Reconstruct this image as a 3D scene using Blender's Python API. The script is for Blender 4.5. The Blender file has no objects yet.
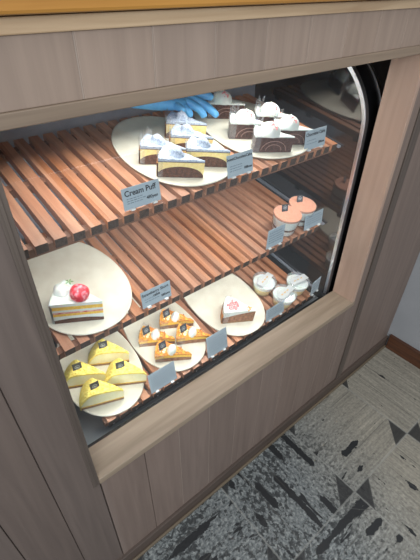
import bpy, bmesh, math, random
from mathutils import Matrix, Vector, noise
random.seed(7)
S = bpy.context.scene
COL = S.collection

# ------------------------------------------------------------------ camera
F_PX = 399.2736
YAW, PITCH, ROLL = math.radians(40.08340106), math.radians(-37.47928464), math.radians(0.73131195)
fwd = Vector((math.sin(YAW)*math.cos(PITCH), math.cos(YAW)*math.cos(PITCH), math.sin(PITCH)))
rgt = Vector((math.cos(YAW), -math.sin(YAW), 0))
upv = rgt.cross(fwd)
r2 = rgt*math.cos(ROLL) + upv*math.sin(ROLL)
u2 = -rgt*math.sin(ROLL) + upv*math.cos(ROLL)
cam = bpy.data.cameras.new('camera')
cam.sensor_fit = 'HORIZONTAL'; cam.sensor_width = 36; cam.lens = F_PX/420*36
cam.clip_start = 0.02
co = bpy.data.objects.new('camera', cam); COL.objects.link(co)
m = Matrix((r2, u2, -fwd)).transposed().to_4x4(); m.translation = (0, -0.5, 1.44)
co.matrix_world = m
S.camera = co

# ------------------------------------------------------------------ world and light
S.view_settings.view_transform = 'Standard'; S.view_settings.look = 'None'
S.view_settings.gamma = 1; S.view_settings.exposure = 0.0
W = bpy.data.worlds.new('world'); S.world = W; W.use_nodes = True
W.node_tree.nodes['Background'].inputs[0].default_value = (0.88, 0.94, 1.0, 1)
W.node_tree.nodes['Background'].inputs[1].default_value = 0.58

def area(name, loc, target, sx, sy, power, color, spread=180):
    l = bpy.data.lights.new(name, 'AREA'); l.shape = 'RECTANGLE'; l.size = sx; l.size_y = sy
    l.energy = power; l.color = color; l.spread = math.radians(spread)
    o = bpy.data.objects.new(name, l); COL.objects.link(o); o.location = loc
    d = Vector(target) - Vector(loc)
    o.rotation_euler = d.to_track_quat('-Z', 'Y').to_euler()
    return o
area('window_daylight', (-1.2, -2.4, 1.9), (0.9, 0.2, 0.7), 1.4, 1.5, 74, (0.90, 0.96, 1.0))
area('ceiling_daylight', (0.6, -0.9, 2.7), (0.7, -0.2, 0), 2.2, 1.2, 20, (0.97, 0.98, 1.0))

# ------------------------------------------------------------------ materials
def lin(c):
    return tuple(((v/255)/12.92 if v/255 <= 0.04045 else ((v/255+0.055)/1.055)**2.4) for v in c) + (1,)
def newmat(name):
    M = bpy.data.materials.new(name); M.use_nodes = True
    return M, M.node_tree, M.node_tree.nodes['Principled BSDF']
def N(t, kind, **kw):
    n = t.nodes.new(kind)
    for k, v in kw.items():
        setattr(n, k, v)
    return n
def ramp(t, stops, fac):
    n = N(t, 'ShaderNodeValToRGB'); e = n.color_ramp.elements
    e[0].position, e[0].color = stops[0]; e[1].position, e[1].color = stops[-1]
    for p, c in stops[1:-1]:
        k = e.new(p); k.color = c
    t.links.new(fac, n.inputs[0]); return n
def mth(t, op, a, b=None):
    n = N(t, 'ShaderNodeMath', operation=op)
    for i, v in enumerate((a, b)):
        if v is None: continue
        if isinstance(v, (int, float)): n.inputs[i].default_value = v
        else: t.links.new(v, n.inputs[i])
    return n.outputs[0]
def mixc(t, fac, a, b):
    n = N(t, 'ShaderNodeMix', data_type='RGBA')
    for s, v in ((n.inputs[0], fac), (n.inputs[6], a), (n.inputs[7], b)):
        if isinstance(v, (int, float, tuple)): s.default_value = v
        else: t.links.new(v, s)
    return n.outputs[2]
def wood(name, c1, c2, scale=(30, 30, 2), rough=0.6, per=None, bump=0.15, vari=0.25):
    """grain stretched along the axis with the small scale; per=(axis,pitch,offset) tints each board by itself"""
    M, t, b = newmat(name)
    tc = N(t, 'ShaderNodeTexCoord'); mp = N(t, 'ShaderNodeMapping')
    mp.inputs['Scale'].default_value = scale
    t.links.new(tc.outputs['Object'], mp.inputs[0])
    vec = mp.outputs[0]
    wn = None
    if per:
        sp = N(t, 'ShaderNodeSeparateXYZ'); t.links.new(tc.outputs['Object'], sp.inputs[0])
        k = mth(t, 'FLOOR', mth(t, 'DIVIDE', mth(t, 'SUBTRACT', sp.outputs[per[0]], per[2]), per[1]))
        wn = N(t, 'ShaderNodeTexWhiteNoise', noise_dimensions='1D'); t.links.new(k, wn.inputs['W'])
        va = N(t, 'ShaderNodeVectorMath', operation='ADD'); t.links.new(vec, va.inputs[0])
        cb = N(t, 'ShaderNodeCombineXYZ')
        for i in range(3): t.links.new(mth(t, 'MULTIPLY', wn.outputs[0], 37.0), cb.inputs[i])
        t.links.new(cb.outputs[0], va.inputs[1]); vec = va.outputs[0]
    n1 = N(t, 'ShaderNodeTexNoise'); n1.inputs['Scale'].default_value = 1; n1.inputs['Detail'].default_value = 6
    n1.inputs['Distortion'].default_value = 0.6
    t.links.new(vec, n1.inputs[0])
    rp = ramp(t, [(0.3, lin(c2)), (0.7, lin(c1))], n1.outputs[0])
    colr = rp.outputs[0]
    if wn:
        hs = N(t, 'ShaderNodeHueSaturation')
        t.links.new(colr, hs.inputs['Color'])
        t.links.new(mth(t, 'ADD', mth(t, 'MULTIPLY', wn.outputs[0], vari*2), 1-vari), hs.inputs['Value'])
        wn2 = N(t, 'ShaderNodeTexWhiteNoise', noise_dimensions='1D'); t.links.new(mth(t, 'ADD', k, 51.3), wn2.inputs['W'])
        t.links.new(mth(t, 'ADD', mth(t, 'MULTIPLY', wn2.outputs[0], vari*1.6), 1-vari*0.6), hs.inputs['Saturation'])
        colr = hs.outputs[0]
    t.links.new(colr, b.inputs['Base Color'])
    b.inputs['Roughness'].default_value = rough
    bp = N(t, 'ShaderNodeBump'); bp.inputs['Strength'].default_value = bump; bp.inputs['Distance'].default_value = 0.002
    t.links.new(n1.outputs[0], bp.inputs['Height']); t.links.new(bp.outputs[0], b.inputs['Normal'])
    return M
def plain(name, c, rough=0.6, metal=0.0, c2=None, scale=60, bump=0.0, sss=0.0, spec=0.5, lo=0.35, hi=0.65):
    M, t, b = newmat(name)
    b.inputs['Base Color'].default_value = lin(c); b.inputs['Roughness'].default_value = rough
    b.inputs['Metallic'].default_value = metal; b.inputs['Specular IOR Level'].default_value = spec
    if sss:
        b.inputs['Subsurface Weight'].default_value = sss; b.inputs['Subsurface Scale'].default_value = 0.01
    if c2 or bump:
        tc = N(t, 'ShaderNodeTexCoord'); n = N(t, 'ShaderNodeTexNoise')
        n.inputs['Scale'].default_value = scale; n.inputs['Detail'].default_value = 5
        t.links.new(tc.outputs['Object'], n.inputs[0])
        if c2:
            rp = ramp(t, [(lo, lin(c2)), (hi, lin(c))], n.outputs[0]); t.links.new(rp.outputs[0], b.inputs['Base Color'])
        if bump:
            bp = N(t, 'ShaderNodeBump'); bp.inputs['Strength'].default_value = bump; bp.inputs['Distance'].default_value = 0.003
            t.links.new(n.outputs[0], bp.inputs['Height']); t.links.new(bp.outputs[0], b.inputs['Normal'])
    return M
def clear(name, tint=(1, 1, 1, 1), refl=1.0, haze=0.0, rough=0.0, ior=1.45, hazecol=(0.8, 0.85, 0.9, 1)):
    """thin glass or plastic: straight-through light plus a Fresnel reflection and a little surface haze"""
    M = bpy.data.materials.new(name); M.use_nodes = True; t = M.node_tree; t.nodes.clear()
    out = N(t, 'ShaderNodeOutputMaterial'); tr = N(t, 'ShaderNodeBsdfTransparent'); gl = N(t, 'ShaderNodeBsdfGlossy')
    tr.inputs[0].default_value = tint; gl.inputs['Roughness'].default_value = rough
    fr = N(t, 'ShaderNodeLayerWeight'); fr.inputs['Blend'].default_value = 0.5
    sch = mth(t, 'ADD', mth(t, 'MULTIPLY', mth(t, 'POWER', fr.outputs['Facing'], 5.0), 0.95), 0.045)
    mx = N(t, 'ShaderNodeMixShader'); t.links.new(mth(t, 'MULTIPLY', sch, refl), mx.inputs[0])
    src = tr.outputs[0]
    if haze:
        df = N(t, 'ShaderNodeBsdfDiffuse'); df.inputs[0].default_value = hazecol
        m0 = N(t, 'ShaderNodeMixShader'); m0.inputs[0].default_value = haze
        t.links.new(tr.outputs[0], m0.inputs[1]); t.links.new(df.outputs[0], m0.inputs[2]); src = m0.outputs[0]
    t.links.new(src, mx.inputs[1]); t.links.new(gl.outputs[0], mx.inputs[2]); t.links.new(mx.outputs[0], out.inputs[0])
    return M

MT = {}
MT['panel'] = wood('grey_brown_panel_wood', (97, 84, 77), (86, 74, 68), (60, 60, 3), 0.6, (0, 0.105, 0.006), 0.12, 0.06)
MT['lower'] = wood('lower_panel_wood', (118, 102, 93), (105, 90, 82), (60, 60, 3), 0.6, (0, 0.105, 0.006), 0.12, 0.05)
MT['header'] = wood('header_panel_wood', (140, 122, 109), (127, 110, 98), (60, 60, 3), 0.55, (0, 0.105, 0.006), 0.12, 0.06)
MT['sill'] = wood('pale_sill_wood', (146, 130, 112), (122, 106, 89), (3, 40, 60), 0.5, None, 0.12)
MT['trim'] = wood('trim_wood', (134, 116, 98), (110, 94, 79), (3, 60, 60), 0.55)
MT['trimv'] = wood('upright_trim_wood', (88, 77, 69), (72, 62, 56), (60, 60, 3), 0.55)
MT['reveal'] = wood('reveal_wood', (166, 140, 123), (150, 124, 108), (40, 40, 3), 0.5, None, 0.05)
MT['counter'] = wood('honey_counter_wood', (176, 126, 58), (140, 94, 38), (3, 40, 40), 0.35)
MT['skirt'] = wood('skirting_wood', (84, 70, 62), (64, 53, 46), (3, 60, 60), 0.6)
MT['mould'] = wood('shoe_moulding_wood', (106, 92, 74), (86, 74, 60), (3, 60, 60), 0.6)
MT['slat'] = wood('slat_wood', (192, 141, 110), (156, 103, 75), (50, 4, 50), 0.42, (0, 0.0355, 0.0105), 0.1, 0.13)
MT['darkwood'] = plain('dark_brown_wood', (80, 62, 51), 0.7, c2=(52, 40, 33), scale=120)  # darker brown for the slat ends and the front fascia
MT['rail'] = wood('rail_wood', (140, 98, 74), (104, 70, 52), (4, 50, 50), 0.6)
MT['wall'] = plain('painted_wall', (146, 146, 148), 0.8, c2=(139, 140, 142), scale=6, bump=0.05)
MT['basebd'] = wood('dark_baseboard_wood', (92, 56, 36), (62, 38, 26), (40, 3, 40), 0.4)
MT['black'] = plain('black_panel', (14, 14, 16), 0.35)
MT['chrome'] = plain('brushed_chrome', (225, 225, 228), 0.38, 1.0)
MT['alu'] = plain('grey_aluminium', (146, 152, 162), 0.5, 0.2, c2=(128, 134, 146), scale=9)
MT['pan'] = plain('grey_steel_pan', (150, 155, 158), 0.4, 0.3)
MT['mirror'] = plain('dark_polished_pane', (104, 102, 102), 0.07, 1.0)
MT['plate'] = plain('matte_cream_ceramic', (224, 222, 206), 0.5, c2=(214, 210, 193), scale=25, bump=0.08)
MT['platerim'] = plain('raw_plate_edge', (176, 164, 140), 0.7, c2=(150, 138, 116), scale=50)
MT['card'] = plain('pale_blue_grey_card', (158, 172, 181), 0.5)
MT['ink'] = plain('black_ink', (22, 26, 32), 0.6)
MT['faint'] = plain('grey_ink', (84, 96, 106), 0.6)
MT['foot'] = plain('white_plastic', (225, 225, 222), 0.4)
MT['glove'] = plain('blue_nitrile', (104, 182, 236), 0.42, c2=(86, 166, 226), scale=40, bump=0.35)
MT['sleeve'] = plain('grey_sleeve', (104, 108, 122), 0.8, c2=(78, 82, 96), scale=16, bump=0.4)
MT['skin'] = plain('skin', (206, 160, 134), 0.5, sss=0.1)
MT['custard'] = plain('pale_custard', (240, 220, 156), 0.5, c2=(232, 206, 136), scale=120, sss=0.1)
MT['crust'] = plain('baked_crust', (206, 140, 76), 0.7, c2=(170, 104, 52), scale=120, bump=0.4)
MT['brown'] = plain('brown_sponge', (104, 66, 46), 0.8, c2=(70, 42, 30), scale=150, bump=0.5)
MT['darkline'] = plain('dark_glaze', (50, 32, 40), 0.4)
MT['powder'] = plain('sugar_dusted_topping', (186, 198, 212), 0.9, c2=(142, 153, 174), scale=300, bump=0.5)
MT['choc'] = plain('chocolate_sponge', (92, 62, 54), 0.75, c2=(62, 40, 36), scale=160, bump=0.5)
MT['cream'] = plain('whipped_cream', (226, 230, 224), 0.45, c2=(214, 220, 215), scale=40, bump=0.15, sss=0.15)
MT['pink'] = plain('pink_flakes', (222, 110, 118), 0.6, c2=(240, 180, 176), scale=200)
MT['yellow'] = plain('yellow_sponge_crumb', (252, 238, 134), 0.8, c2=(242, 214, 92), scale=160, bump=0.7)
MT['mousse'] = plain('pale_cheese_mousse', (250, 244, 204), 0.5, c2=(244, 234, 182), scale=60, sss=0.15)
MT['gold'] = plain('golden_sponge', (246, 206, 88), 0.8, c2=(234, 180, 64), scale=180, bump=0.6)
MT['tan'] = plain('tan_base', (160, 120, 82), 0.8, c2=(120, 84, 56), scale=150, bump=0.5)
MT['orange'] = plain('orange_crumble', (246, 182, 74), 0.75, c2=(206, 126, 56), scale=110, bump=1.0)
MT['filling'] = plain('caramel_filling', (164, 116, 86), 0.7, c2=(118, 76, 54), scale=110, bump=0.5)
MT['berry'] = plain('strawberry_skin', (206, 30, 50), 0.35, c2=(238, 160, 170), scale=90, bump=0.6, lo=0.38, hi=0.52)
MT['jam'] = plain('red_berry_layer', (200, 60, 60), 0.5, c2=(236, 190, 176), scale=90)
MT['leaf'] = plain('green_leaf', (96, 140, 70), 0.6)
MT['cocoa'] = plain('cocoa_dust', (204, 150, 126), 0.95, c2=(188, 132, 108), scale=200, bump=0.3)
MT['tag'] = plain('black_paper_tag', (52, 54, 60), 0.5)
MT['taglogo'] = plain('silver_tag_print', (150, 158, 162), 0.5)
MT['glass'] = clear('front_glass', (0.95, 0.97, 0.97, 1), 1.0, 0.03)
MT['cup'] = clear('clear_cup', (1, 1, 1, 1), 1.0, 0.12, 0.08)
MT['lid'] = clear('clear_lid', (0.95, 0.97, 0.97, 1), 1.5, 0.14, 0.05)
MT['film'] = clear('clear_film', (0.97, 0.98, 0.98, 1), 1.3, 0.10, 0.12)

# ------------------------------------------------------------------ mesh helpers
def link(name, bm, mat, parent=None, smooth=False, bevel=0.0):
    me = bpy.data.meshes.new(name)
    bmesh.ops.recalc_face_normals(bm, faces=bm.faces)
    bm.to_mesh(me); bm.free()
    if smooth:
        for p in me.polygons: p.use_smooth = True
    me.materials.append(mat)
    o = bpy.data.objects.new(name, me); COL.objects.link(o)
    if parent: o.parent = parent
    if bevel:
        bv = o.modifiers.new('bevel', 'BEVEL'); bv.width = bevel; bv.segments = 2; bv.limit_method = 'ANGLE'
    return o
def box(bm, x0, x1, y0, y1, z0, z1):
    v = [bm.verts.new((x, y, z)) for x in (x0, x1) for y in (y0, y1) for z in (z0, z1)]
    for f in ((0, 1, 3, 2), (4, 6, 7, 5), (0, 4, 5, 1), (2, 3, 7, 6), (0, 2, 6, 4), (1, 5, 7, 3)):
        bm.faces.new([v[i] for i in f])
def boxes(*bs):
    bm = bmesh.new()
    for b in bs: box(bm, *b)
    return bm
def lathe(bm, prof, seg=32, c=(0, 0, 0), fn=None):
    rings = []
    for r, z in prof:
        if r < 1e-6: rings.append([bm.verts.new((c[0], c[1], c[2]+z))]); continue
        ring = []
        for i in range(seg):
            a = 2*math.pi*i/seg; x, y, zz = r*math.cos(a), r*math.sin(a), z
            if fn: x, y, zz = fn(x, y, zz)
            ring.append(bm.verts.new((c[0]+x, c[1]+y, c[2]+zz)))
        rings.append(ring)
    for A, B in zip(rings, rings[1:]):
        if len(A) == 1 and len(B) == 1: continue
        for i in range(seg):
            j = (i+1) % seg
            if len(A) == 1: bm.faces.new((A[0], B[i], B[j]))
            elif len(B) == 1: bm.faces.new((A[i], A[j], B[0]))
            else: bm.faces.new((A[i], A[j], B[j], B[i]))
    return bm
def prism_x(bm, prof, x0, x1):
    """closed outline of (y,z) points pushed from x0 to x1"""
    a = [bm.verts.new((x0, y, z)) for y, z in prof]; b = [bm.verts.new((x1, y, z)) for y, z in prof]
    n = len(prof); bm.faces.new(a); bm.faces.new(b[::-1])
    for i in range(n): bm.faces.new((a[i], b[i], b[(i+1) % n], a[(i+1) % n]))
def tube(bm, pts, r, seg=8):
    rings = []
    for i, p in enumerate(pts):
        p = Vector(p); d = (Vector(pts[min(i+1, len(pts)-1)]) - Vector(pts[max(i-1, 0)])).normalized()
        a = d.orthogonal().normalized(); b = d.cross(a)
        rings.append([bm.verts.new(p + (a*math.cos(2*math.pi*k/seg)+b*math.sin(2*math.pi*k/seg))*r) for k in range(seg)])
    for A, B in zip(rings, rings[1:]):
        for k in range(seg): bm.faces.new((A[k], A[(k+1) % seg], B[(k+1) % seg], B[k]))
    bm.faces.new(rings[0]); bm.faces.new(rings[-1][::-1])
def thing(name, label, cat, group=None):
    o = bpy.data.objects.new(name, None); o.empty_display_size = 0.02; COL.objects.link(o)
    return tag(o, label, cat, group)
def tag(o, label, cat, group=None):
    o['label'] = label; o['category'] = cat
    if group: o['group'] = group
    return o
def struct(name, bm, mat, **kw):
    o = link(name, bm, mat, **kw); o['kind'] = 'structure'; return o
def copy_tree(o, parent=None):
    c = o.copy(); COL.objects.link(c)
    if parent: c.parent = parent
    for ch in list(o.children): copy_tree(ch, c)
    return c

# ------------------------------------------------------------------ room
def floor_mat():
    M, t, b = newmat('worn_stone_floor'); L = t.links
    tc = N(t, 'ShaderNodeTexCoord'); sp = N(t, 'ShaderNodeSeparateXYZ'); L.new(tc.outputs['Object'], sp.inputs[0])
    X, Y = sp.outputs[0], sp.outputs[1]
    P = 0.355
    u = mth(t, 'DIVIDE', mth(t, 'SUBTRACT', X, 0.115), P); v = mth(t, 'DIVIDE', mth(t, 'ADD', Y, 0.325+5*P), P)
    cu, cv = mth(t, 'FLOOR', u), mth(t, 'FLOOR', v)
    fu, fv = mth(t, 'FRACT', u), mth(t, 'FRACT', v)
    du = mth(t, 'MINIMUM', fu, mth(t, 'SUBTRACT', 1.0, fu)); dv = mth(t, 'MINIMUM', fv, mth(t, 'SUBTRACT', 1.0, fv))
    chk = mth(t, 'GREATER_THAN', mth(t, 'MODULO', mth(t, 'ADD', mth(t, 'ADD', cu, cv), 20.0), 2.0), 0.5)
    # board direction flips from tile to tile
    def vec(a, c, e):
        n = N(t, 'ShaderNodeCombineXYZ'); L.new(a, n.inputs[0]); L.new(c, n.inputs[1]); L.new(e, n.inputs[2]); return n.outputs[0]
    def sel(a, c):
        n = N(t, 'ShaderNodeMix', data_type='FLOAT'); L.new(chk, n.inputs[0]); L.new(a, n.inputs[2]); L.new(c, n.inputs[3]); return n.outputs[0]
    along, across = sel(Y, X), sel(X, Y)
    cell = mth(t, 'ADD', mth(t, 'MULTIPLY', cu, 3.1), mth(t, 'MULTIPLY', cv, 7.7))
    def noise_(sa, sc, sz, det, dist=0.0, off=0.0):
        n = N(t, 'ShaderNodeTexNoise'); n.inputs['Scale'].default_value = 1; n.inputs['Detail'].default_value = det
        n.inputs['Distortion'].default_value = dist; n.inputs['Roughness'].default_value = 0.62
        L.new(vec(mth(t, 'MULTIPLY', along, sa), mth(t, 'MULTIPLY', across, sc), mth(t, 'ADD', mth(t, 'MULTIPLY', cell, sz), off)), n.inputs[0])
        return n.outputs[0]
    gash = noise_(4.5, 17, 1.0, 2.5, 0.35)
    speck = noise_(55, 65, 0.0, 5, 0.3, 4.0)
    fine = noise_(85, 110, 0.0, 4, 0.0, 9.0)
    streak = noise_(6, 120, 1.0, 4, 0.2, 2.0)
    big = N(t, 'ShaderNodeTexNoise'); big.inputs['Scale'].default_value = 5; L.new(tc.outputs['Object'], big.inputs[0])
    # paint loss is heavy in the near tiles and rare towards the wall
    wear = N(t, 'ShaderNodeMapRange'); L.new(mth(t, 'ADD', X, mth(t, 'MULTIPLY', Y, -0.25)), wear.inputs[0])
    wear.inputs[1].default_value = 0.75; wear.inputs[2].default_value = 1.12; wear.inputs[3].default_value = 1.0; wear.inputs[4].default_value = 0.0
    wr = wear.outputs[0]
    stone = ramp(t, [(0.34, lin((62, 66, 67))), (0.5, lin((108, 113, 113))), (0.68, lin((158, 161, 158)))], fine).outputs[0]
    stone_w = ramp(t, [(0.3, lin((104, 99, 88))), (0.7, lin((172, 165, 150)))], mth(t, 'ADD', mth(t, 'MULTIPLY', fine, 0.5), mth(t, 'MULTIPLY', streak, 0.5))).outputs[0]
    basec = mixc(t, wr, stone_w, stone)
    basec = mixc(t, mth(t, 'MULTIPLY', mth(t, 'SUBTRACT', 1.0, streak), 0.35), basec, lin((84, 84, 82)))
    def thr(x, lo, hi):
        n = N(t, 'ShaderNodeMapRange'); L.new(x, n.inputs[0]); n.inputs[1].default_value = lo; n.inputs[2].default_value = hi; return n.outputs[0]
    fb5 = mth(t, 'MULTIPLY', sel(fu, fv), 5.0); fb = mth(t, 'FRACT', fb5)
    bar_n = N(t, 'ShaderNodeTexNoise'); bar_n.inputs['Scale'].default_value = 1; bar_n.inputs['Detail'].default_value = 1
    L.new(vec(mth(t, 'MULTIPLY', along, 7.0), mth(t, 'MULTIPLY', mth(t, 'FLOOR', fb5), 5.3), mth(t, 'MULTIPLY', cell, 1.7)), bar_n.inputs[0])
    half = mth(t, 'SUBTRACT', mth(t, 'MULTIPLY', thr(mth(t, 'ADD', bar_n.outputs[0], mth(t, 'MULTIPLY', wr, 0.17)), 0.63, 0.70), 0.19), 0.03)
    bars = mth(t, 'LESS_THAN', mth(t, 'ADD', mth(t, 'ABSOLUTE', mth(t, 'SUBTRACT', fb, 0.5)), mth(t, 'MULTIPLY', mth(t, 'SUBTRACT', speck, 0.5), 0.38)), half)
    b1 = mth(t, 'MAXIMUM', bars, thr(mth(t, 'ADD', gash, mth(t, 'MULTIPLY', wr, 0.10)), 0.73, 0.74))
    b2 = mth(t, 'MULTIPLY', thr(mth(t, 'ADD', speck, mth(t, 'MULTIPLY', big.outputs[0], 0.35)), 0.715, 0.74), mth(t, 'ADD', mth(t, 'MULTIPLY', wr, 0.75), 0.05))
    blk = mth(t, 'MAXIMUM', b1, b2)
    colr = mixc(t, blk, basec, lin((24, 26, 28)))
    near = mth(t, 'LESS_THAN', mth(t, 'ADD', du, dv), 0.235)
    opp = mth(t, 'LESS_THAN', mth(t, 'MULTIPLY', mth(t, 'SUBTRACT', fu, 0.5), mth(t, 'SUBTRACT', fv, 0.5)), 0.0)
    dia = mth(t, 'MULTIPLY', near, opp)
    colr = mixc(t, mth(t, 'MULTIPLY', dia, 0.9), colr, lin((30, 30, 31)))
    wob = mth(t, 'MULTIPLY', mth(t, 'SUBTRACT', speck, 0.5), 0.012)
    joint = mth(t, 'LESS_THAN', mth(t, 'ADD', mth(t, 'MINIMUM', du, dv), wob), 0.008)
    fa = mth(t, 'FRACT', mth(t, 'MULTIPLY', sel(fu, fv), 4.0))
    board = mth(t, 'LESS_THAN', mth(t, 'ADD', mth(t, 'MINIMUM', fa, mth(t, 'SUBTRACT', 1.0, fa)), mth(t, 'MULTIPLY', wob, 4.0)), 0.022)
    colr = mixc(t, mth(t, 'MULTIPLY', mth(t, 'MULTIPLY', board, thr(big.outputs[0], 0.42, 0.55)), 0.5), colr, lin((64, 62, 58)))
    edge = mth(t, 'MULTIPLY', mth(t, 'GREATER_THAN', mth(t, 'ADD', du, dv), 0.225), near)
    colr = mixc(t, mth(t, 'MULTIPLY', mth(t, 'MAXIMUM', joint, mth(t, 'MULTIPLY', edge, 0.3)), 0.4), colr, lin((150, 150, 144)))
    L.new(colr, b.inputs['Base Color'])
    b.inputs['Roughness'].default_value = 0.55
    bp = N(t, 'ShaderNodeBump'); bp.inputs['Strength'].default_value = 0.35; bp.inputs['Distance'].default_value = 0.003
    L.new(mth(t, 'SUBTRACT', fine, mth(t, 'MULTIPLY', blk, 0.8)), bp.inputs['Height']); L.new(bp.outputs[0], b.inputs['Normal'])
    return M
struct('floor', boxes((-2.5, 1.545, -3.0, 2.2, -0.05, 0.0)), floor_mat())
struct('wall_right', boxes((1.545, 1.665, -3.0, 2.2, 0.0, 2.6)), MT['wall'])
struct('wall_back', boxes((-2.5, 1.545, 1.75, 1.87, 0.0, 2.6)), plain('staff_room_wall', (70, 62, 58), 0.8))
bb = boxes((1.530, 1.545, -3.0, 0.002-0.0185, 0.0, 0.084))
struct('baseboard_right', bb, MT['basebd'], bevel=0.003)

# ------------------------------------------------------------------ counter
counter = thing('wooden_counter', 'grey-brown plank counter front with a framed opening onto the cake display', 'counter')
def planks(name, xs, z0, z1, mat, y0=0.0, y1=0.02):
    bm = bmesh.new()
    for a, b in zip(xs, xs[1:]):
        g = 0.0009
        box(bm, a+g, b-g, y0, y1, z0, z1)
    box(bm, xs[0], xs[-1], y0+0.004, y1+0.002, z0, z1)
    return link(name, bm, mat, counter, bevel=0.0012)
sx = [0.006+0.105*k for k in range(-4, 11)]
planks('header_panel', [-0.414]+sx[1:]+[1.161, 1.266, 1.371, 1.476, 1.5440], 1.316, 1.388, MT['header'])
planks('left_panel', [-0.414, -0.309, -0.204, -0.099, 0.0015, 0.0965], 0.06, 1.30, MT['panel'])
planks('lower_panel', [0.098]+[x for x in sx if x > 0.15 and x < 1.06]+[1.092], 0.06, 0.505, MT['lower'])
planks('right_panel', [1.092, 1.128, 1.172, 1.5440], 0.06, 1.30, MT['lower'])
SEAM_HI = plain('seam_highlight', (142, 128, 117), 0.7)  # light caught by the plank grooves, painted in as pale strips
for x in sx[1:]+[1.161, 1.266, 1.371, 1.476]:
    link('header_seam_highlight', boxes((x-0.0009, x+0.0009, 0.0012, 0.004, 1.3165, 1.3875)), SEAM_HI, counter)
for x in sx:
    if 0.3 < x < 1.06: link('panel_seam_highlight', boxes((x-0.0008, x+0.0008, 0.0012, 0.004, 0.0625, 0.5045)), SEAM_HI, counter)
# pilaster groove beside the opening
link('right_batten', boxes((1.132, 1.168, -0.006, 0.0, 0.06, 1.30)), MT['trimv'], counter, bevel=0.002)
link('header_trim', boxes((-0.414, 1.5440, -0.003, 0.085, 1.298, 1.316)), MT['trim'], counter, bevel=0.0015)
link('top_trim', boxes((-0.414, 1.5440, -0.004, 0.02, 1.388, 1.404)), wood('pale_top_trim', (196, 170, 138), (158, 130, 100), (3, 60, 60), 0.5), counter, bevel=0.0015)
link('left_jamb', boxes((0.080, 0.0955, -0.003, 0.085, 0.505, 1.298), (0.084, 0.089, -0.0045, -0.003, 0.505, 1.298)), MT['trimv'], counter, bevel=0.0015)
link('right_jamb', boxes((1.076, 1.092, -0.003, 0.082, 0.524, 1.298)), MT['reveal'], counter, bevel=0.0015)
link('sill', boxes((0.0955, 1.092, -0.004, 0.083, 0.505, 0.525)), MT['sill'], counter, bevel=0.002)
link('skirting', boxes((-0.414, 1.5440, -0.010, 0.02, 0.0, 0.062)), MT['skirt'], counter, bevel=0.002)
link('shoe_moulding', boxes((-0.414, 1.5295, -0.017, -0.010, 0.0, 0.014)), MT['mould'], counter, bevel=0.002)
link('inner_carcass', boxes((-0.414, 1.5440, 0.66, 0.68, 0.0, 0.44), (-0.414, -0.39, 0.024, 0.66, 0.0, 1.30)), MT['rail'], counter)
top = link('countertop', boxes((-0.45, 1.5440, -0.022, 0.62, 1.406, 1.446)), MT['counter'], None, bevel=0.004)
tag(top, 'honey-coloured varnished wooden countertop running above the display opening', 'countertop')

# ------------------------------------------------------------------ refrigerated showcase
XL, XR = 0.100, 1.085
PROF = [(0.100, 0.505), (0.100, 0.732), (0.101, 0.945), (0.103, 1.06), (0.107, 1.121), (0.124, 1.17), (0.151, 1.211), (0.187, 1.247), (0.235, 1.278), (0.30, 1.296), (0.36, 1.30)]
def smooth_curve(P_, n=6):
    out = []
    for i in range(len(P_)-1):
        p0, p1, p2, p3 = P_[max(i-1, 0)], P_[i], P_[i+1], P_[min(i+2, len(P_)-1)]
        for k in range(n):
            u = k/n
            out.append(tuple(0.5*(2*b+(c-a)*u+(2*a-5*b+4*c-d)*u*u+(3*b-a-3*c+d)*u**3) for a, b, c, d in zip(p0, p1, p2, p3)))
    return out+[P_[-1]]
PROF = PROF[:3] + smooth_curve(PROF[3:])
case = thing('display_case', 'curved-glass cake display case with chrome rims set behind the counter opening', 'display case')
bm = bmesh.new()
A = [bm.verts.new((XL, y, z)) for y, z in PROF]; B = [bm.verts.new((1.070, y, z)) for y, z in PROF]
for i in range(len(PROF)-1): bm.faces.new((A[i], A[i+1], B[i+1], B[i]))
link('curved_glass', bm, MT['glass'], case, smooth=True)
def rim(name, x0, x1, mat, depth=0.010):
    bm = bmesh.new(); rows = []
    n = len(PROF)
    for i, (y, z) in enumerate(PROF):
        t = (Vector(PROF[min(i+1, n-1)]) - Vector(PROF[max(i-1, 0)])).normalized(); nn = Vector((-t.y, t.x))
        nn = Vector((t.y, -t.x))*1.0
        a, b = Vector((y, z)) , Vector((y, z)) + nn*depth
        o_ = Vector((y, z)) - nn*0.002
        rows.append([bm.verts.new((x, q.x, q.y)) for x, q in ((x0, o_), (x1, o_), (x1, b), (x0, b))])
    for P_, Q in zip(rows, rows[1:]):
        for k in range(4): bm.faces.new((P_[k], P_[(k+1) % 4], Q[(k+1) % 4], Q[k]))
    bm.faces.new(rows[0]); bm.faces.new(rows[-1][::-1])
    return link(name, bm, mat, case, smooth=False, bevel=0.001)
rim('chrome_rim', 1.063, 1.080, MT['chrome'])
rim('chrome_rim', 1.143, 1.155, MT['chrome'])
rim('chrome_rim', XL-0.004, XL+0.004, MT['chrome'])
END = [(y+0.003, z) for y, z in PROF] + [(0.56, 1.30), (0.56, 0.44), (0.103, 0.44)]
bm = bmesh.new(); prism_x(bm, END, 1.087, 1.1445); link('end_panel', bm, MT['black'], case)
bm = bmesh.new(); prism_x(bm, [(y+0.012, min(z, 1.29)) for y, z in PROF]+[(0.555, 1.29), (0.555, 0.455), (0.113, 0.455)], XR-0.001, 1.0868); link('side_pane', bm, MT['mirror'], case)
bm = bmesh.new(); prism_x(bm, END, 0.080+0.006, XL-0.0045); link('end_panel', bm, MT['alu'], case)
link('base_pan', boxes((XL-0.004, 1.085, 0.103, 0.56, 0.44, 0.452)), MT['pan'], case)
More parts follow.
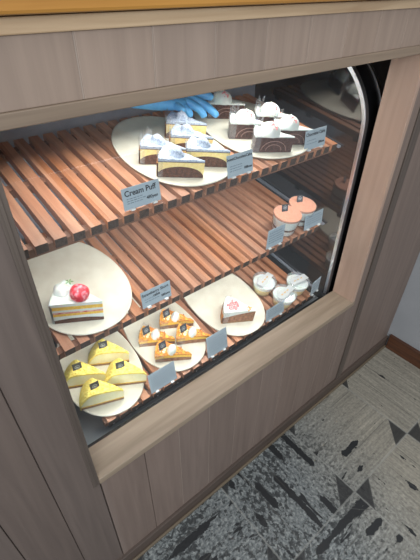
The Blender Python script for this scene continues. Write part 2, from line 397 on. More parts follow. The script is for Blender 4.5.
link('front_sill_strip', boxes((XL-0.004, 1.085, 0.086, 0.103, 0.44, 0.505)), MT['black'], case)
# rear: aluminium frame, left door shut, right door slid open
link('rear_frame', boxes((XL-0.014, 1.12, 0.56, 0.585, 0.44, 1.150), (XL-0.014, 1.12, 0.56, 0.585, 1.29, 1.31), (1.07, 1.12, 0.56, 0.585, 1.150, 1.29)), MT['alu'], case)
link('sliding_door', boxes((XL-0.01, 0.36, 0.587, 0.597, 1.125, 1.30)), MT['alu'], case, bevel=0.002)
link('case_roof', boxes((XL-0.014, 1.15, 0.34, 0.60, 1.31, 1.33)), MT['alu'], case)
# lamp behind the header: housing with a rear lip that cuts the light off
house = link('lamp_housing', boxes((0.12, 1.06, 0.238, 0.262, 1.2725, 1.2765), (0.12, 1.06, 0.258, 0.262, 1.2590, 1.2725)), MT['alu'], case)
def strip(name, x0, x1, y, z, power, col, aim=(0, 0, -1), parent=None, w=0.008, spread=170):
    l = bpy.data.lights.new(name, 'AREA'); l.shape = 'RECTANGLE'; l.size = x1-x0; l.size_y = w; l.energy = power; l.color = col
    l.spread = math.radians(spread)
    o = bpy.data.objects.new(name, l); COL.objects.link(o); o.location = ((x0+x1)/2, y, z)
    o.rotation_euler = (math.atan2(aim[1], -aim[2]), 0, 0); o.parent = parent
strip('lamp_tube', 0.13, 1.05, 0.247, 1.2700, 2.8, (1.0, 0.97, 0.93), (0, -0.15, -1), house)

# ------------------------------------------------------------------ slatted shelves
TILT = math.radians(10)
SH = {'top': (0.15, 1.056), 'mid': (0.15, 0.789), 'low': (0.12, 0.515)}
def shmat(sh, x, v, h, rot=0.0, sc=1.0):
    y0, z0 = SH[sh]
    return Matrix.Translation((0, y0, z0)) @ Matrix.Rotation(TILT, 4, 'X') @ Matrix.Translation((x, v, h)) @ Matrix.Rotation(rot, 4, 'Z') @ Matrix.Scale(sc, 4)
def put(o, sh, x, v, h, rot=0.0, sc=1.0):
    o.matrix_basis = shmat(sh, x, v, h, rot, sc)
    return o
def shelf(sh, edges, depth, label, under_light):
    t = thing('slatted_shelf', label, 'shelf', 'slatted wooden shelves in the display case')
    bm = bmesh.new()
    for e in edges: box(bm, e-0.0235, e, 0.0, depth, -0.020, 0.0)
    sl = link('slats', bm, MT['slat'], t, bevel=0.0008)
    sl.data.materials.append(MT['darkwood'])
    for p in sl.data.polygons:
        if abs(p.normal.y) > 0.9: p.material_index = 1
    a, b = edges[0]-0.03, edges[-1]
    for v in ((0.007, 0.027), (depth*0.52, depth*0.52+0.022), (depth-0.036, depth-0.014)):
        link('cross_rail', boxes((max(a, 0.104), min(b, 1.083), v[0], v[1], -0.030, -0.010)), MT['rail'], t, bevel=0.001)
    for x0 in (0.1045, 1.072):
        link('bracket', boxes((x0, x0+0.010, 0.02, depth, -0.036, -0.030)), MT['alu'], t)
    put(t, sh, 0, 0, 0)
    if under_light:
        strip('added_shelf_light', 0.13, 1.05, 0.010, -0.040, under_light, (1.0, 0.97, 0.93), (0, 0.25, -1), t, 0.006)  # unseen lamp, added under the shelf to light the one below
    return t
shelf('top', [0.1316+0.0356*k for k in range(0, 26)], 0.385, 'upper slatted wooden shelf holding the cream puff and chocolate cake plates', 1.6)
mid_edges = [0.730-0.0354*k for k in range(17, -1, -1)] + [0.730+0.0354*k for k in range(1, 9)]
shelf('mid', mid_edges, 0.40, 'middle slatted wooden shelf holding the strawberry cake and tiramisu cups', 1.6)
low = shelf('low', [0.173+0.0349*k for k in range(1, 25)], 0.42, 'lowest slatted wooden shelf just behind the sill', 0)
link('front_fascia', boxes((0.185, 1.03, 0.003, 0.0069, -0.034, -0.0185)), MT['darkwood'], low)
for k in range(13):
    bm = bmesh.new(); lathe(bm, [(0.0, 0.0), (0.0026, 0.0), (0.0022, 0.0012), (0.0, 0.0016)], 10)
    s = link('screw', bm, MT['chrome'], low); s.matrix_basis = Matrix.Translation((0.20+0.0698*k, 0.0029, -0.026)) @ Matrix.Rotation(math.pi/2, 4, 'X')

# ------------------------------------------------------------------ plates
def plate(sh, x, v, a, b, rot, label, e=2.2):
    bm = bmesh.new(); seg = 64
    def ring(k, z):
        out = []
        for i in range(seg):
            q = 2*math.pi*i/seg; c, s = math.cos(q), math.sin(q)
            rr = (abs(c)**e + abs(s)**e)**(-1/e)
            egg = 1 - 0.07*s + 0.015*math.sin(3*q+x*9)
            out.append(bm.verts.new((a*k*rr*c*egg, b*k*rr*s, z)))
        return out
    rs = [ring(0.90, 0.0), ring(0.975, 0.002), ring(1.0, 0.006), ring(0.995, 0.0085), ring(0.97, 0.0082), ring(0.90, 0.0072), ring(0.5, 0.007)]
    bm.faces.new(rs[0])
    for A_, B_ in zip(rs, rs[1:]):
        for i in range(seg): bm.faces.new((A_[i], A_[(i+1) % seg], B_[(i+1) % seg], B_[i]))
    bm.faces.new(rs[-1])
    o = link('serving_plate', bm, MT['plate'], None, smooth=True)
    o.data.materials.append(MT['platerim'])
    for p in o.data.polygons:
        if max((o.data.vertices[i].co.x/a)**2 + (o.data.vertices[i].co.y/b)**2 for i in p.vertices) > 0 and p.center.z < 0.0069 and p.normal.z < 0.6: p.material_index = 1
    tag(o, label, 'plate', 'cream oval serving plates')
    put(o, sh, x, v, 0.0003, rot); return o
plate('top', 0.560, 0.182, 0.131, 0.180, -0.05, 'cream oval plate under the dusted cream puff slices on the upper shelf')
plate('top', 0.842, 0.186, 0.147, 0.186, -0.08, 'cream oval plate under the domed chocolate cake slices on the upper shelf')
plate('mid', 0.247, 0.172, 0.118, 0.172, -0.03, 'cream oval plate holding the lone strawberry shortcake slice')
plate('low', 0.247, 0.170, 0.107, 0.170, -0.10, 'cream oval plate under the yellow crumb-topped cake slices')
plate('low', 0.467, 0.174, 0.108, 0.168, -0.02, 'cream oval plate under the orange crumble slices with egg-shaped cream')
plate('low', 0.714, 0.172, 0.119, 0.176, -0.02, 'cream oval plate holding the single slice with pink flakes')

# ------------------------------------------------------------------ cake slices
def wedge(name, L, th, z0, z1, mat, parent, nr=14, nt=9, rough=0.0, seed=0, inset=0.0):
    """cake wedge: tip at the origin, front cut face along -x, the other face turned back by th; z0 and z1 are functions of r (0 tip, 1 crust) and t (0 front face, 1 rear face)"""
    bm = bmesh.new(); T, Bt = [], []
    for i in range(nr+1):
        r = i/nr; rt, rb = [], []
        for j in range(nt+1):
            t = j/nt; an = math.pi - th*t
            cx, cy = -math.cos(th/2), math.sin(th/2)
            q = 0.02 + 0.98*r
            x, y = L*q*math.cos(an), L*q*math.sin(an)
            k = 1-inset; mx, my = -L*0.6*math.cos(th/2), L*0.6*math.sin(th/2)
            x, y = mx+(x-mx)*k, my+(y-my)*k
            zt, zb = z1(r, t), z0(r, t)
            if rough: zt += rough*noise.noise(Vector((x*90+seed, y*90, zt*20))) + rough*0.6*noise.noise(Vector((x*220, y*220+seed, 3)))
            rt.append(bm.verts.new((x, y, max(zt, zb+0.0002)))); rb.append(bm.verts.new((x, y, zb)))
        T.append(rt); Bt.append(rb)
    for i in range(nr):
        for j in range(nt):
            bm.faces.new((T[i][j], T[i+1][j], T[i+1][j+1], T[i][j+1])); bm.faces.new((Bt[i][j], Bt[i][j+1], Bt[i+1][j+1], Bt[i+1][j]))
    for i in range(nr):
        for j in (0, nt): bm.faces.new((T[i][j], T[i+1][j], Bt[i+1][j], Bt[i][j]))
    for j in range(nt):
        for i in (0, nr): bm.faces.new((T[i][j], T[i][j+1], Bt[i][j+1], Bt[i][j]))
    return link(name, bm, mat, parent)
K = lambda c: (lambda r, t: c)
def dome(name, parent, mat, x, y, z, r, h, ridges=0, peak=0.0, sy=1.0, ang=0.0, wob=0.0, seed=0):
    prof = [(r*math.cos(a)**0.8 if a < 1.56 else 0.0, h*math.sin(a)) for a in [math.pi/2*k/12 for k in range(13)]]
    prof[-1] = (0.0, h+peak); prof = [(r*0.97, -0.001)] + prof
    def fn(px, py, pz):
        a = math.atan2(py, px); k = 1 + (0.07*math.cos(ridges*a + pz*80) if ridges else 0)
        if wob: k += wob*noise.noise(Vector((px*60+seed, py*60, pz*60)))
        px, py = px*k, py*sy*k
        return px*math.cos(ang)-py*math.sin(ang), px*math.sin(ang)+py*math.cos(ang), pz
    bm = bmesh.new(); lathe(bm, prof, 40, (x, y, z), fn)
    return link(name, bm, mat, parent, smooth=True)
def film(parent, L, th, h, ext=0.35, seed=0):
    """clear wrapping film around the crust end and part of both cut faces"""
    bm = bmesh.new(); pts = []
    R_ = L+0.0025
    for k in range(6): pts.append((-(L*(1-ext)+L*ext*k/5), -0.0020))
    for k in range(1, 10): an = math.pi-th*k/10; pts.append((R_*math.cos(an), R_*math.sin(an)))
    for k in range(5, -1, -1):
        an = math.pi-th; d = L*(1-ext)+L*ext*k/5; pts.append((d*math.cos(an)+0.0015*math.sin(th), d*math.sin(an)+0.0020*math.cos(th)))
    lo, hi = [], []
    for i, (x, y) in enumerate(pts):
        z = h*(1.0 + 0.16*math.sin(i*1.3+seed)) ; lo.append(bm.verts.new((x, y, 0.001))); hi.append(bm.verts.new((x*(1.0+0.02*math.sin(i*2.1)), y, z)))
    for i in range(len(pts)-1): bm.faces.new((lo[i], lo[i+1], hi[i+1], hi[i]))
    return link('clear_film', bm, MT['film'], parent)
def pick(parent, x, y, z, lean=0.35, turn=-0.3, s=0.0118):
    """little square black paper tag pushed into the top, with a pale printed mark"""
    t = link('paper_tag', boxes((-s, s, -0.0004, 0.0004, -0.006, 2*s-0.004)), MT['tag'], parent)
    t.matrix_basis = Matrix.Translation((x, y, z)) @ Matrix.Rotation(turn, 4, 'Z') @ Matrix.Rotation(-lean, 4, 'X')
    bm = bmesh.new(); n = 20
    for (r0, r1, a0, a1) in ((0.42, 0.55, 0, 2*math.pi),):
        ps = [(a0+(a1-a0)*k/n) for k in range(n+1)]
        for a, b in zip(ps, ps[1:]):
            vs = [bm.verts.new((s*r*math.cos(q), -0.0006, 0.006+s*r*math.sin(q))) for r, q in ((r0, a), (r1, a), (r1, b), (r0, b))]
            bm.faces.new(vs)
    vs = [bm.verts.new((s*a, -0.0006, 0.006+s*b)) for a, b in ((-0.25, -0.22), (0.25, -0.22), (0.25, 0.05), (0.05, 0.05), (0.0, 0.28), (-0.2, 0.1))]
    bm.faces.new(vs)
    link('printed_mark', bm, MT['taglogo'], t)
    return t
def bits(name, parent, mat, cx, cy, cz, rad, n, s, seed=1, dome_h=0.0):
    rr = random.Random(seed); bm = bmesh.new()
    for _ in range(n):
        a = rr.uniform(0, 6.28); d = rad*math.sqrt(rr.random()); q = s*rr.uniform(0.6, 1.3)
        z = cz + dome_h*(1-(d/rad)**2)*0.5
        M_ = Matrix.Translation((cx+d*math.cos(a), cy+d*math.sin(a), z)) @ Matrix.Rotation(rr.uniform(0, 3), 4, Vector((rr.random(), rr.random(), rr.random()+0.1)).normalized())
        bmesh.ops.create_cube(bm, size=q*1.6, matrix=M_ @ Matrix.Diagonal((1.3, 0.8, 0.55, 1)))
    o = link(name, bm, mat, parent); o['kind'] = 'stuff'; return o

def make_puff():
    t = thing('cream_puff_slice', '-', 'cake slice', 'sugar-dusted cream puff slices')
    L, th = 0.105, math.radians(35); arc = lambda r, t_: 0.006+0.021*math.sqrt(max(0, 1-((r-0.52)/0.5)**2))
    wedge('brown_base', L, th, K(0), arc, MT['brown'], t)
    wedge('custard', L, th, arc, K(0.037), MT['custard'], t)
    wedge('dark_glaze', L*1.012, th, K(0.037), K(0.0388), MT['darkline'], t)
    wedge('dusted_topping', L*1.0, th, K(0.0388), lambda r, q: 0.0425+0.003*r, MT['powder'], t, rough=0.0022)
    bm = bmesh.new()
    outer = [(L*1.0*math.cos(math.pi-th*k/10), L*math.sin(math.pi-th*k/10)) for k in range(11)]
    o2 = [(x*1.03, y*1.03) for x, y in outer]
    q = [[bm.verts.new((x, y, z)) for x, y in P_] for P_, z in ((outer, 0), (o2, 0.002), (o2, 0.034), (outer, 0.0365))]
    for A_, B_ in zip(q, q[1:]):
        for i in range(10): bm.faces.new((A_[i], A_[i+1], B_[i+1], B_[i]))
    link('crust', bm, MT['crust'], t, smooth=True)
    m_ = -0.066
    dome('cream_dollop', t, MT['powder'], m_, 0.022, 0.042, 0.0175, 0.020, 0, 0.004, 0.9, 0.3, 0.5, 2)
    film(t, L, th, 0.056, 0.10)
    return t
def make_choc():
    t = thing('chocolate_cake_slice', '-', 'cake slice', 'domed chocolate cake slices')
    L, th = 0.108, math.radians(35)
    wedge('chocolate_sponge', L, th, K(0), K(0.040), MT['choc'], t, rough=0.0008)
    for k, (rc, w) in enumerate(((0.5, 0.32), (0.5, 0.20))):
        bm = bmesh.new(); pr = []
        for i in range(17):
            a = math.pi*i/16; pr.append((-(L*(rc+w*math.cos(a))), -0.0012, 0.006+ (w*L*0.72)*math.sin(a)))
        tube(bm, pr, 0.0011, 6); link('cream_line', bm, plain('cocoa_cream', (140, 108, 98), 0.6) if k == 0 else bpy.data.materials['cocoa_cream'], t)
    wedge('cream_top', L*1.01, th, K(0.040), K(0.0435), MT['cream'], t, rough=0.0008)
    dome('cream_dome', t, MT['cream'], -0.066, 0.0215, 0.042, 0.0290, 0.027, 0, 0.005, 0.92, 0.3, 0.12, 5)
    bits('pink_flakes', t, MT['pink'], -0.064, 0.016, 0.0605, 0.014, 26, 0.0024, 3, 0.016)
    film(t, L, th, 0.066, 0.14, 1)
    return t
def make_straw():
    t = thing('strawberry_shortcake_slice', 'slice of strawberry shortcake alone on its plate on the middle shelf', 'cake slice')
    L, th = 0.110, math.radians(42)
    lev = [('dark_base', 0, 0.015, 'brown'), ('cream_layer', 0.015, 0.024, 'cream'), ('sponge_layer', 0.024, 0.032, 'gold'), ('strawberry_layer', 0.032, 0.037, 'jam'), ('cream_layer', 0.037, 0.044, 'cream'), ('sponge_layer', 0.044, 0.055, 'gold')]
    for n, a, b, m_ in lev:
        fa = (lambda a_: lambda r, q: a_*(0.35+0.65*min(1, (1.0-abs(r-0.5)*1.2)*1.3)) if a_ == 0.015 else a_)(a)
        fb = (lambda b_: lambda r, q: b_*(0.35+0.65*min(1, (1.0-abs(r-0.5)*1.2)*1.3)) if b_ == 0.015 else b_)(b)
        wedge(n, L*(0.99 if m_ != 'cream' else 1.0), th, fa, fb, MT[m_], t)
    wedge('cream_top', L*1.015, th, K(0.055), K(0.064), MT['cream'], t, rough=0.001)
    bm = bmesh.new()
    ou = [(L*1.0*math.cos(math.pi-th*k/10), L*math.sin(math.pi-th*k/10)) for k in range(11)]; o2 = [(x*1.035, y*1.035) for x, y in ou]
    q = [[bm.verts.new((x, y, z)) for x, y in P_] for P_, z in ((ou, 0), (o2, 0.002), (o2, 0.061), (ou, 0.064))]
    for A_, B_ in zip(q, q[1:]):
        for i in range(10): bm.faces.new((A_[i], A_[i+1], B_[i+1], B_[i]))
    link('cream_side', bm, MT['cream'], t, smooth=True)
    dome('cream_dollop', t, MT['cream'], -0.087, 0.040, 0.063, 0.019, 0.017, 5, 0.003, 1.0, 0, 0.15, 1)
    bm = bmesh.new()
    pr = [(0.0, 0.0)]+[(0.0185*math.sin(a)**0.75*(1-0.28*max(0, -math.cos(a))), 0.018-0.018*math.cos(a)) for a in [math.pi*k/14 for k in range(1, 14)]]+[(0.0, 0.037)]
    def fn(x, y, z):
        k = 1+0.08*noise.noise(Vector((x*120, y*120, z*120))); return x*k, y*k, z
    lathe(bm, pr, 36, (0, 0, 0), fn)
    s = link('strawberry', bm, MT['berry'], t, smooth=True)
    s.matrix_basis = Matrix.Translation((-0.060, 0.024, 0.064)) @ Matrix.Rotation(0.9, 4, 'Y') @ Matrix.Rotation(0.2, 4, 'X') @ Matrix.Translation((0, 0, -0.004))@ Matrix.Scale(1.16, 4)
    bm = bmesh.new()
    for k in range(5):
        a = k*1.25; v0 = bm.verts.new((0, 0, 0)); c_, s_ = math.cos(a), math.sin(a)
        v1 = bm.verts.new((0.005*c_-0.002*s_, 0.005*s_+0.002*c_, 0.002)); v2 = bm.verts.new((0.010*c_, 0.010*s_, 0.001)); v3 = bm.verts.new((0.005*c_+0.002*s_, 0.005*s_-0.002*c_, 0.002))
        bm.faces.new((v0, v1, v2, v3))
    lf = link('leaf_sprig', bm, MT['leaf'], t); lf.location = (-0.068, 0.040, 0.090)
    return t
def make_yellow():
    t = thing('yellow_crumb_cake_slice', '-', 'cake slice', 'yellow crumb-topped cheese mousse slices')
    L, th = 0.112, math.radians(34)
    H = lambda r: 0.046 + 0.016*math.sqrt(max(0, 1-((r-0.62)/0.62)**2)) - 0.038*max(0, (r-0.70)/0.30)**1.8
    wedge('sponge_base', L, th, K(0), K(0.009), MT['tan'], t, rough=0.001)
    wedge('golden_layer', L, th, K(0.009), lambda r, q: 0.013+0.001*math.sin(r*9), MT['gold'], t)
    wedge('mousse', L, th, K(0.0135), lambda r, q: max(0.016, H(r)-0.007), MT['mousse'], t, nr=20)
    wedge('crumb_topping', L*1.02, th, lambda r, q: max(0.0155, H(r)-0.0075), lambda r, q: H(r), MT['yellow'], t, nr=28, nt=14, rough=0.004)
    bm = bmesh.new()
    ou = [(L*1.0*math.cos(math.pi-th*k/10), L*math.sin(math.pi-th*k/10)) for k in range(11)]; o2 = [(x*1.03, y*1.03) for x, y in ou]
    q = [[bm.verts.new((x, y, z)) for x, y in P_] for P_, z in ((ou, 0), (o2, 0.002), (o2, 0.020), (ou, 0.024))]
    for A_, B_ in zip(q, q[1:]):
        for i in range(10): bm.faces.new((A_[i], A_[i+1], B_[i+1], B_[i]))
    link('crumb_side', bm, MT['yellow'], t, smooth=True)
    pick(t, -0.070, 0.018, 0.064, 0.25, 0.25)
    return t
def make_tart():
    t = thing('orange_crumble_slice', '-', 'cake slice', 'orange crumble slices with cream quenelles')
    L, th = 0.108, math.radians(33)
    H = lambda r: 0.027+0.007*math.sin(math.pi*min(1, r*1.0))
    wedge('filling', L, th, K(0), lambda r, q: 0.014+0.004*math.sin(math.pi*r), MT['filling'], t)
    wedge('golden_sponge', L*1.01, th, lambda r, q: 0.014+0.004*math.sin(math.pi*r), lambda r, q: H(r)-0.004, MT['gold'], t)
    wedge('crumble_topping', L*1.02, th, lambda r, q: H(r)-0.005, lambda r, q: H(r), MT['orange'], t, nr=28, nt=14, rough=0.006)
    dome('cream_quenelle', t, MT['cream'], -0.060, 0.015, 0.031, 0.017, 0.022, 0, 0.0, 0.78, 1.1, 0.0)
    pick(t, -0.086, 0.022, 0.042, 0.35, 0.5)
    bits('nut_pieces', t, MT['mousse'], -0.085, 0.02, 0.033, 0.016, 14, 0.0032, 9)
    bits('nut_pieces', t, MT['tan'], -0.035, 0.012, 0.031, 0.012, 10, 0.0028, 4)
    film(t, L, th, 0.040, 0.22, 2)
    return t
def make_single():
    t = thing('pink_flaked_cake_slice', 'caramel-brown cake slice with cream top and pink flakes, alone on its plate', 'cake slice')
    L, th = 0.106, math.radians(42)
    wedge('base', L, th, K(0), K(0.008), MT['tan'], t)
    wedge('caramel_filling', L, th, K(0.008), lambda r, q: 0.049-0.020*r**1.4, MT['filling'], t, rough=0.001)
    wedge('cream_top', L*1.015, th, lambda r, q: 0.049-0.020*r**1.4, lambda r, q: 0.0525+0.003*math.sin(math.pi*min(1, r*0.9)), MT['cream'], t, rough=0.0015)
    bm = bmesh.new()
    ou = [(L*math.cos(math.pi-th*k/10), L*math.sin(math.pi-th*k/10)) for k in range(11)]; o2 = [(x*1.05, y*1.05) for x, y in ou]
    q = [[bm.verts.new((x, y, z)) for x, y in P_] for P_, z in ((ou, 0), (o2, 0.002), (o2, 0.032), (ou, 0.036))]
    for A_, B_ in zip(q, q[1:]):
        for i in range(10): bm.faces.new((A_[i], A_[i+1], B_[i+1], B_[i]))
    link('crust', bm, MT['crust'], t, smooth=True)
    bits('pink_flakes', t, MT['pink'], -0.072, 0.026, 0.0560, 0.019, 34, 0.0042, 6)
    bits('nut_pieces', t, MT['orange'], -0.024, 0.008, 0.0555, 0.009, 9, 0.0022, 8)
    film(t, L, th, 0.056, 0.15, 3)
    return t
def spread(proto, sh, spots):
    for i, (x, v, rot, label, sc) in enumerate(spots):
        o = proto if i == 0 else copy_tree(proto)
        o['label'] = label; put(o, sh, x, v, 0.0080, math.radians(rot), sc)
spread(make_puff(), 'top', [
    (0.546, 0.027, -30, 'dusted cream puff slice nearest the glass on its plate', 1),
    (0.541, 0.092, -30, 'dusted cream puff slice at the left of its plate', 1),
    (0.630, 0.036, -30, 'dusted cream puff slice at the right of its plate, nearest the chocolate cakes', 1),
    (0.635, 0.106, -31, 'dusted cream puff slice behind the front and right slices, just before the gloved fingers', 1),
    (0.668, 0.172, -30, 'dusted cream puff slice farthest back, partly under the gloved fingertips', 1)])
spread(make_choc(), 'top', [
    (0.836, 0.017, -26, 'chocolate slice with cream dome nearest the glass, beside the sweet chocolate cake card', 1),
    (0.827, 0.102, -26, 'chocolate slice with cream dome at the left, behind the front one', 1),
    (0.917, 0.024, -26, 'chocolate slice with cream dome at the right, beside the chocolate cake card', 1),
    (0.928, 0.108, -26, 'chocolate slice with cream dome behind the right-hand one', 1),
    (0.852, 0.226, -26, 'chocolate slice with cream dome just beyond the gloved fingertips', 1)])
put(make_straw(), 'mid', 0.251, 0.027, 0.008, math.radians(-26))
spread(make_yellow(), 'low', [
    (0.251, 0.031, -18, 'yellow crumb cake slice nearest the glass, low on its plate', 1),
    (0.236, 0.100, -24, 'yellow crumb cake slice at the left of its plate, cut off by the opening edge', 1),
    (0.326, 0.037, -28, 'yellow crumb cake slice at the right of its plate, nearest the crumble slices', 1),
    (0.322, 0.122, -26, 'yellow crumb cake slice farthest back on its plate', 1)])
spread(make_tart(), 'low', [
    (0.476, 0.027, -29, 'orange crumble slice nearest the glass', 1),
    (0.468, 0.100, -28, 'orange crumble slice at the left of its plate', 1),
    (0.566, 0.046, -27, 'orange crumble slice at the right of its plate', 1),
    (0.558, 0.124, -26, 'orange crumble slice farthest back, under the middle shelf edge', 1)])
put(make_single(), 'low', 0.736, 0.030, 0.008, math.radians(-27))

# ------------------------------------------------------------------ cups
def make_tiramisu():
    t = thing('tiramisu_cup', '-', 'dessert cup', 'cocoa-topped dessert cups')
    bm = bmesh.new(); lathe(bm, [(0, 0.0), (0.030, 0), (0.034, 0.003), (0.0415, 0.058), (0.0425, 0.060)], 48)
    link('clear_cup', bm, MT['cup'], t, smooth=True)
    def disc(n, z0, z1, mat, r_in=0.0007):
        rr = lambda z: 0.0327+(0.0405-0.0327)*(z-0.004)/0.054-r_in
        bm = bmesh.new(); lathe(bm, [(0, z0), (rr(z0), z0), (rr(z1), z1), (0, z1)], 48); return link(n, bm, mat, t)
    disc('cream_layer', 0.0045, 0.018, MT['cream']); disc('coffee_sponge_layer', 0.018, 0.026, MT['brown'], 0.0012)
    disc('cream_layer', 0.026, 0.053, MT['cream']); 
    bm = bmesh.new(); lathe(bm, [(0.0392, 0.053), (0.0405, 0.0575), (0.0400, 0.0605), (0.020, 0.0615), (0, 0.062)], 48); link('cocoa_top', bm, MT['cocoa'], t)
    pick(t, -0.002, 0.012, 0.066, 0.45, -0.35, 0.0095)
    return t
spread(make_tiramisu(), 'mid', [
    (0.884, 0.047, 0, 'cocoa-topped dessert cup on the left, behind the small blue-grey card', 1.09),
    (0.966, 0.058, 0, 'cocoa-topped dessert cup on the right, nearest the side pane', 1.09)])
for o in list(bpy.data.objects):
    if o.name.startswith('tiramisu_cup') and o.parent is None: o.matrix_basis = o.matrix_basis @ Matrix.Translation((0, 0, -0.0077/o.matrix_basis.to_scale().x))
def make_pudding():
    t = thing('lidded_pudding_cup', '-', 'dessert cup', 'clear lidded pudding cups')
    bm = bmesh.new(); lathe(bm, [(0, 0.0), (0.026, 0), (0.029, 0.003), (0.0365, 0.043)], 48)
    link('clear_cup', bm, MT['cup'], t, smooth=True)
    def disc(n, z0, z1, mat):
        rr = lambda z: 0.0277+(0.0352-0.0277)*(z-0.0035)/0.0395
        bm = bmesh.new(); lathe(bm, [(0, z0), (rr(z0), z0), (rr(z1), z1), (0, z1)], 48); return link(n, bm, mat, t)
    disc('custard', 0.0037, 0.026, MT['custard']); disc('cream', 0.026, 0.037, MT['cream'])
    dome('cream_swirl', t, MT['cream'], 0, 0, 0.036, 0.024, 0.006, 4, 0, 1, 0, 0.1)
    bm = bmesh.new(); lathe(bm, [(0.0375, 0.0405), (0.0385, 0.044), (0.0372, 0.0465), (0.034, 0.049), (0, 0.0492)], 48)
    ld = link('clear_lid', bm, MT['lid'], t, smooth=False)
    st = link('paper_band', boxes((-0.034, 0.034, -0.012, 0.010, 0.0494, 0.0499)), plain('grey_paper_band', (176, 180, 180), 0.6), ld)
    st.matrix_basis = Matrix.Rotation(math.radians(8), 4, 'Z')
    bm = bmesh.new()
    for k in range(3): box(bm, -0.020+0.014*k, -0.012+0.014*k, -0.002, 0.002, 0.0500, 0.0502)
    pr = link('gold_print', bm, plain('gold_print', (190, 150, 90), 0.6), ld); pr.matrix_basis = st.matrix_basis.copy()
    return t
spread(make_pudding(), 'low', [
    (0.866, 0.120, 8, 'lidded pudding cup at the back left of the three', 1.14),
    (0.882, 0.037, 0, 'lidded pudding cup at the front of the three, nearest the sill', 1.14),
    (0.970, 0.054, -12, 'lidded pudding cup at the right of the three, beside the side pane', 1.14)])
for o in list(bpy.data.objects):
    if o.name.startswith('lidded_pudding_cup') and o.parent is None: o.matrix_basis = o.matrix_basis @ Matrix.Translation((0, 0, -0.0077/o.matrix_basis.to_scale().x))

# ------------------------------------------------------------------ price cards
def text_mesh(name, s, size, parent, x, z, mat, align='CENTER', shear=0.0):
    cu = bpy.data.curves.new(name, 'FONT'); cu.body = s; cu.size = size; cu.align_x = align; cu.extrude = 0.0001; cu.shear = shear
    cu.offset = size*0.022
    tmp = bpy.data.objects.new('tmp', cu); COL.objects.link(tmp)
    dg = bpy.context.evaluated_depsgraph_get(); me = bpy.data.meshes.new_from_object(tmp.evaluated_get(dg))
    bpy.data.objects.remove(tmp); me.materials.clear(); me.materials.append(mat); me.name = name
    o = bpy.data.objects.new(name, me); COL.objects.link(o); o.parent = parent
    o.matrix_basis = Matrix.Translation((x, -0.0009, z)) @ Matrix.Rotation(math.pi/2, 4, 'X')
    return o
def price_card(sh, x, v, w, h, label, title=(), price=None, yaw=0.0, lean=12, seed=0, tsize=0.0115, lines=3, roll=0.0):
    t = thing('price_card', label, 'price card', 'blue-grey price cards')
    link('card', boxes((-w/2, w/2, -0.0006, 0.0006, 0.002, h)), MT['card'], t)
    for sx_ in (-w*0.3, w*0.3):
        link('card_foot', boxes((sx_-0.005, sx_+0.005, -0.006, 0.007, 0, 0.004)), MT['foot'], t, bevel=0.0008)
    rr = random.Random(seed)
    zt = h-0.007
    for k, s in enumerate(title):
        text_mesh('title', s, tsize, t, (-0.002 if k == 0 else 0.0), zt-tsize*0.62-k*tsize*0.95, MT['ink'])
    bm = bmesh.new()
    zb = h*0.50 if title else h*0.80
    step = (zb-0.010)/max(1, lines)
    for k in range(lines):
        x_ = -w*0.40; lim = (w*0.02 if title else w*0.40)
        if not title and k == 0: lim = w*0.32
        while x_ < lim:
            q = rr.uniform(0.003, 0.008); box(bm, x_, x_+q, -0.0010, -0.0006, zb-k*step, zb-k*step+(0.0011 if title else 0.0014)); x_ += q+0.0022
    link('small_print', bm, MT['faint'], t)
    if price == '-':      # price too small to read in the photo: a row of short dark strokes
        bm = bmesh.new()
        for k in range(6): box(bm, w*0.16+0.0042*k, w*0.16+0.0042*k+0.003, -0.0010, -0.0006, 0.0135, 0.0135+(0.0062 if k < 3 else 0.0042))
        link('price', bm, MT['ink'], t)
    elif price: text_mesh('price', price, 0.0095, t, w*0.26, 0.013, MT['ink'], shear=0.2)
    y0, z0 = SH[sh]
    t.matrix_basis = shmat(sh, x, v, 0.0002) @ Matrix.Rotation(math.radians(yaw), 4, 'Z') @ Matrix.Rotation(-math.radians(lean), 4, 'X') @ Matrix.Rotation(math.radians(roll), 4, 'Y')
    return t
price_card('top', 0.374, 0.010, 0.088, 0.047, 'blue-grey price card reading Cream Puff, left end of the upper shelf', ('Cream Puff',), '480yen', 0, 18, 1, 0.0160)
price_card('top', 0.642, 0.004, 0.082, 0.054, 'blue-grey price card for sweet chocolate cake, between the two upper plates', ('SweetChocolateCake',), '-', 0, 18, 2, 0.0092)
price_card('top', 0.927, 0.010, 0.088, 0.054, 'blue-grey price card reading Chocolate Cake at the right end of the upper shelf', ('Chocolate Cake',), '-', 0, 14, 3, 0.0122, 2)
price_card('mid', 0.385, 0.008, 0.084, 0.048, 'blue-grey price card reading Strawberry Short cake beside the middle shelf plate', ('Strawberry Short', 'cake'), '-', 0, 16, 4, 0.0108, 2)
price_card('mid', 0.803, 0.006, 0.072, 0.066, 'tall blue-grey card left of the cocoa-topped cups, on the middle shelf edge', (), None, 0, 8, 5, lines=5)
price_card('mid', 0.985, 0.006, 0.090, 0.052, 'pale card in front of the right cocoa-topped cup', (), None, 0, 14, 6, lines=4)
price_card('low', 0.362, 0.003, 0.086, 0.068, 'blue-grey card between the yellow cake plate and the crumble plate', (), None, 0, 20, 7, lines=6)
price_card('low', 0.560, 0.003, 0.078, 0.080, 'blue-grey card between the crumble plate and the single slice plate', (), None, 0, 18, 8, lines=6)
price_card('low', 0.815, 0.004, 0.088, 0.052, 'grey card in front of the pudding cups, beside the single slice plate', (), None, 0, 14, 9, lines=4)
price_card('low', 1.024, 0.004, 0.056, 0.062, 'grey card in the lower right corner, right of the pudding cups', (), None, 8, 8, 10, lines=3)

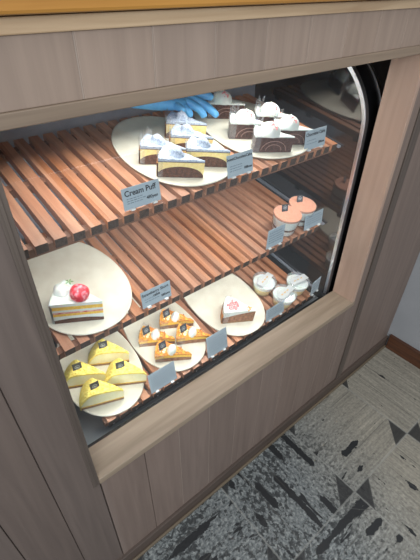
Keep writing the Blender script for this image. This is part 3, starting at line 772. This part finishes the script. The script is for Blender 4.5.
# ------------------------------------------------------------------ staff member's arm and gloved hand
def skin_chain(name, nodes, edges, mat, parent=None, sub=2, root=0):
    me = bpy.data.meshes.new(name); me.from_pydata([n[0] for n in nodes], edges, []); me.update()
    o = bpy.data.objects.new(name, me); COL.objects.link(o)
    if parent: o.parent = parent
    o.modifiers.new('skin', 'SKIN'); sv = me.skin_vertices
    if not sv: 
        bpy.context.view_layer.objects.active = o
    lay = me.skin_vertices[0].data if me.skin_vertices else None
    for i, n in enumerate(nodes):
        r = n[1]; r = (r, r) if isinstance(r, (int, float)) else r
        lay[i].radius = r; lay[i].use_root = (i == root)
    sb = o.modifiers.new('sub', 'SUBSURF'); sb.levels = sub; sb.render_levels = sub
    me.materials.append(mat)
    for m_ in o.modifiers:
        if m_.type == 'SKIN': m_.use_smooth_shade = True
    return o
def P(x, v, h):
    return tuple(shmat('top', x, v, h).translation)
person = skin_chain('person', [(P(0.555, 0.285, 0.075), 0.009), (P(0.49, 0.36, 0.088), 0.012), (P(0.40, 0.47, 0.105), 0.024), ((0.26, 0.80, 1.12), 0.045), ((0.20, 0.98, 1.30), 0.055)],
    [(0, 1), (1, 2), (2, 3), (3, 4)], MT['skin'])
tag(person, 'person reaching in from behind, only a grey-sleeved arm with blue glove visible', 'person')
glv = skin_chain('glove', [
    (P(0.520, 0.325, 0.083), (0.030, 0.026)), (P(0.575, 0.296, 0.076), (0.030, 0.023)),      # cuff, wrist
    (P(0.635, 0.280, 0.068), (0.038, 0.019)), (P(0.672, 0.288, 0.066), (0.038, 0.017)),      # palm
    ], [(0, 1), (1, 2), (2, 3)], MT['glove'], person)
fing = [
    ('index', [((0.668, 0.300, 0.066), 0.0135), ((0.704, 0.286, 0.066), 0.0128), ((0.728, 0.258, 0.056), 0.0120), ((0.743, 0.234, 0.042), 0.0108), ((0.748, 0.222, 0.034), 0.0090)]),
    ('middle', [((0.655, 0.288, 0.066), 0.0135), ((0.680, 0.270, 0.066), 0.0128), ((0.699, 0.248, 0.055), 0.0120), ((0.707, 0.236, 0.042), 0.0108), ((0.708, 0.231, 0.035), 0.0092)]),
    ('ring', [((0.640, 0.272, 0.066), 0.0130), ((0.656, 0.250, 0.062), 0.0122), ((0.664, 0.242, 0.050), 0.0112), ((0.664, 0.240, 0.039), 0.0096)]),
    ('little', [((0.622, 0.266, 0.070), 0.0115), ((0.628, 0.247, 0.072), 0.0108), ((0.634, 0.236, 0.067), 0.0098), ((0.637, 0.232, 0.060), 0.0086)]),
    ('thumb', [((0.640, 0.308, 0.068), 0.0150), ((0.690, 0.318, 0.068), 0.0140), ((0.728, 0.300, 0.070), 0.0130), ((0.755, 0.280, 0.068), 0.0118), ((0.766, 0.269, 0.066), 0.0102)])]
for n, pts in fing:
    skin_chain(n+'_finger' if n != 'thumb' else 'thumb', [(P(*p), r) for p, r in pts], [(i, i+1) for i in range(len(pts)-1)], MT['glove'], glv)
skin_chain('sleeve', [(P(0.530, 0.322, 0.082), 0.033), (P(0.45, 0.405, 0.094), 0.036), (P(0.385, 0.49, 0.108), 0.043), ((0.26, 0.80, 1.12), 0.055), ((0.20, 0.98, 1.30), 0.066)],
    [(0, 1), (1, 2), (2, 3), (3, 4)], MT['sleeve'], person)
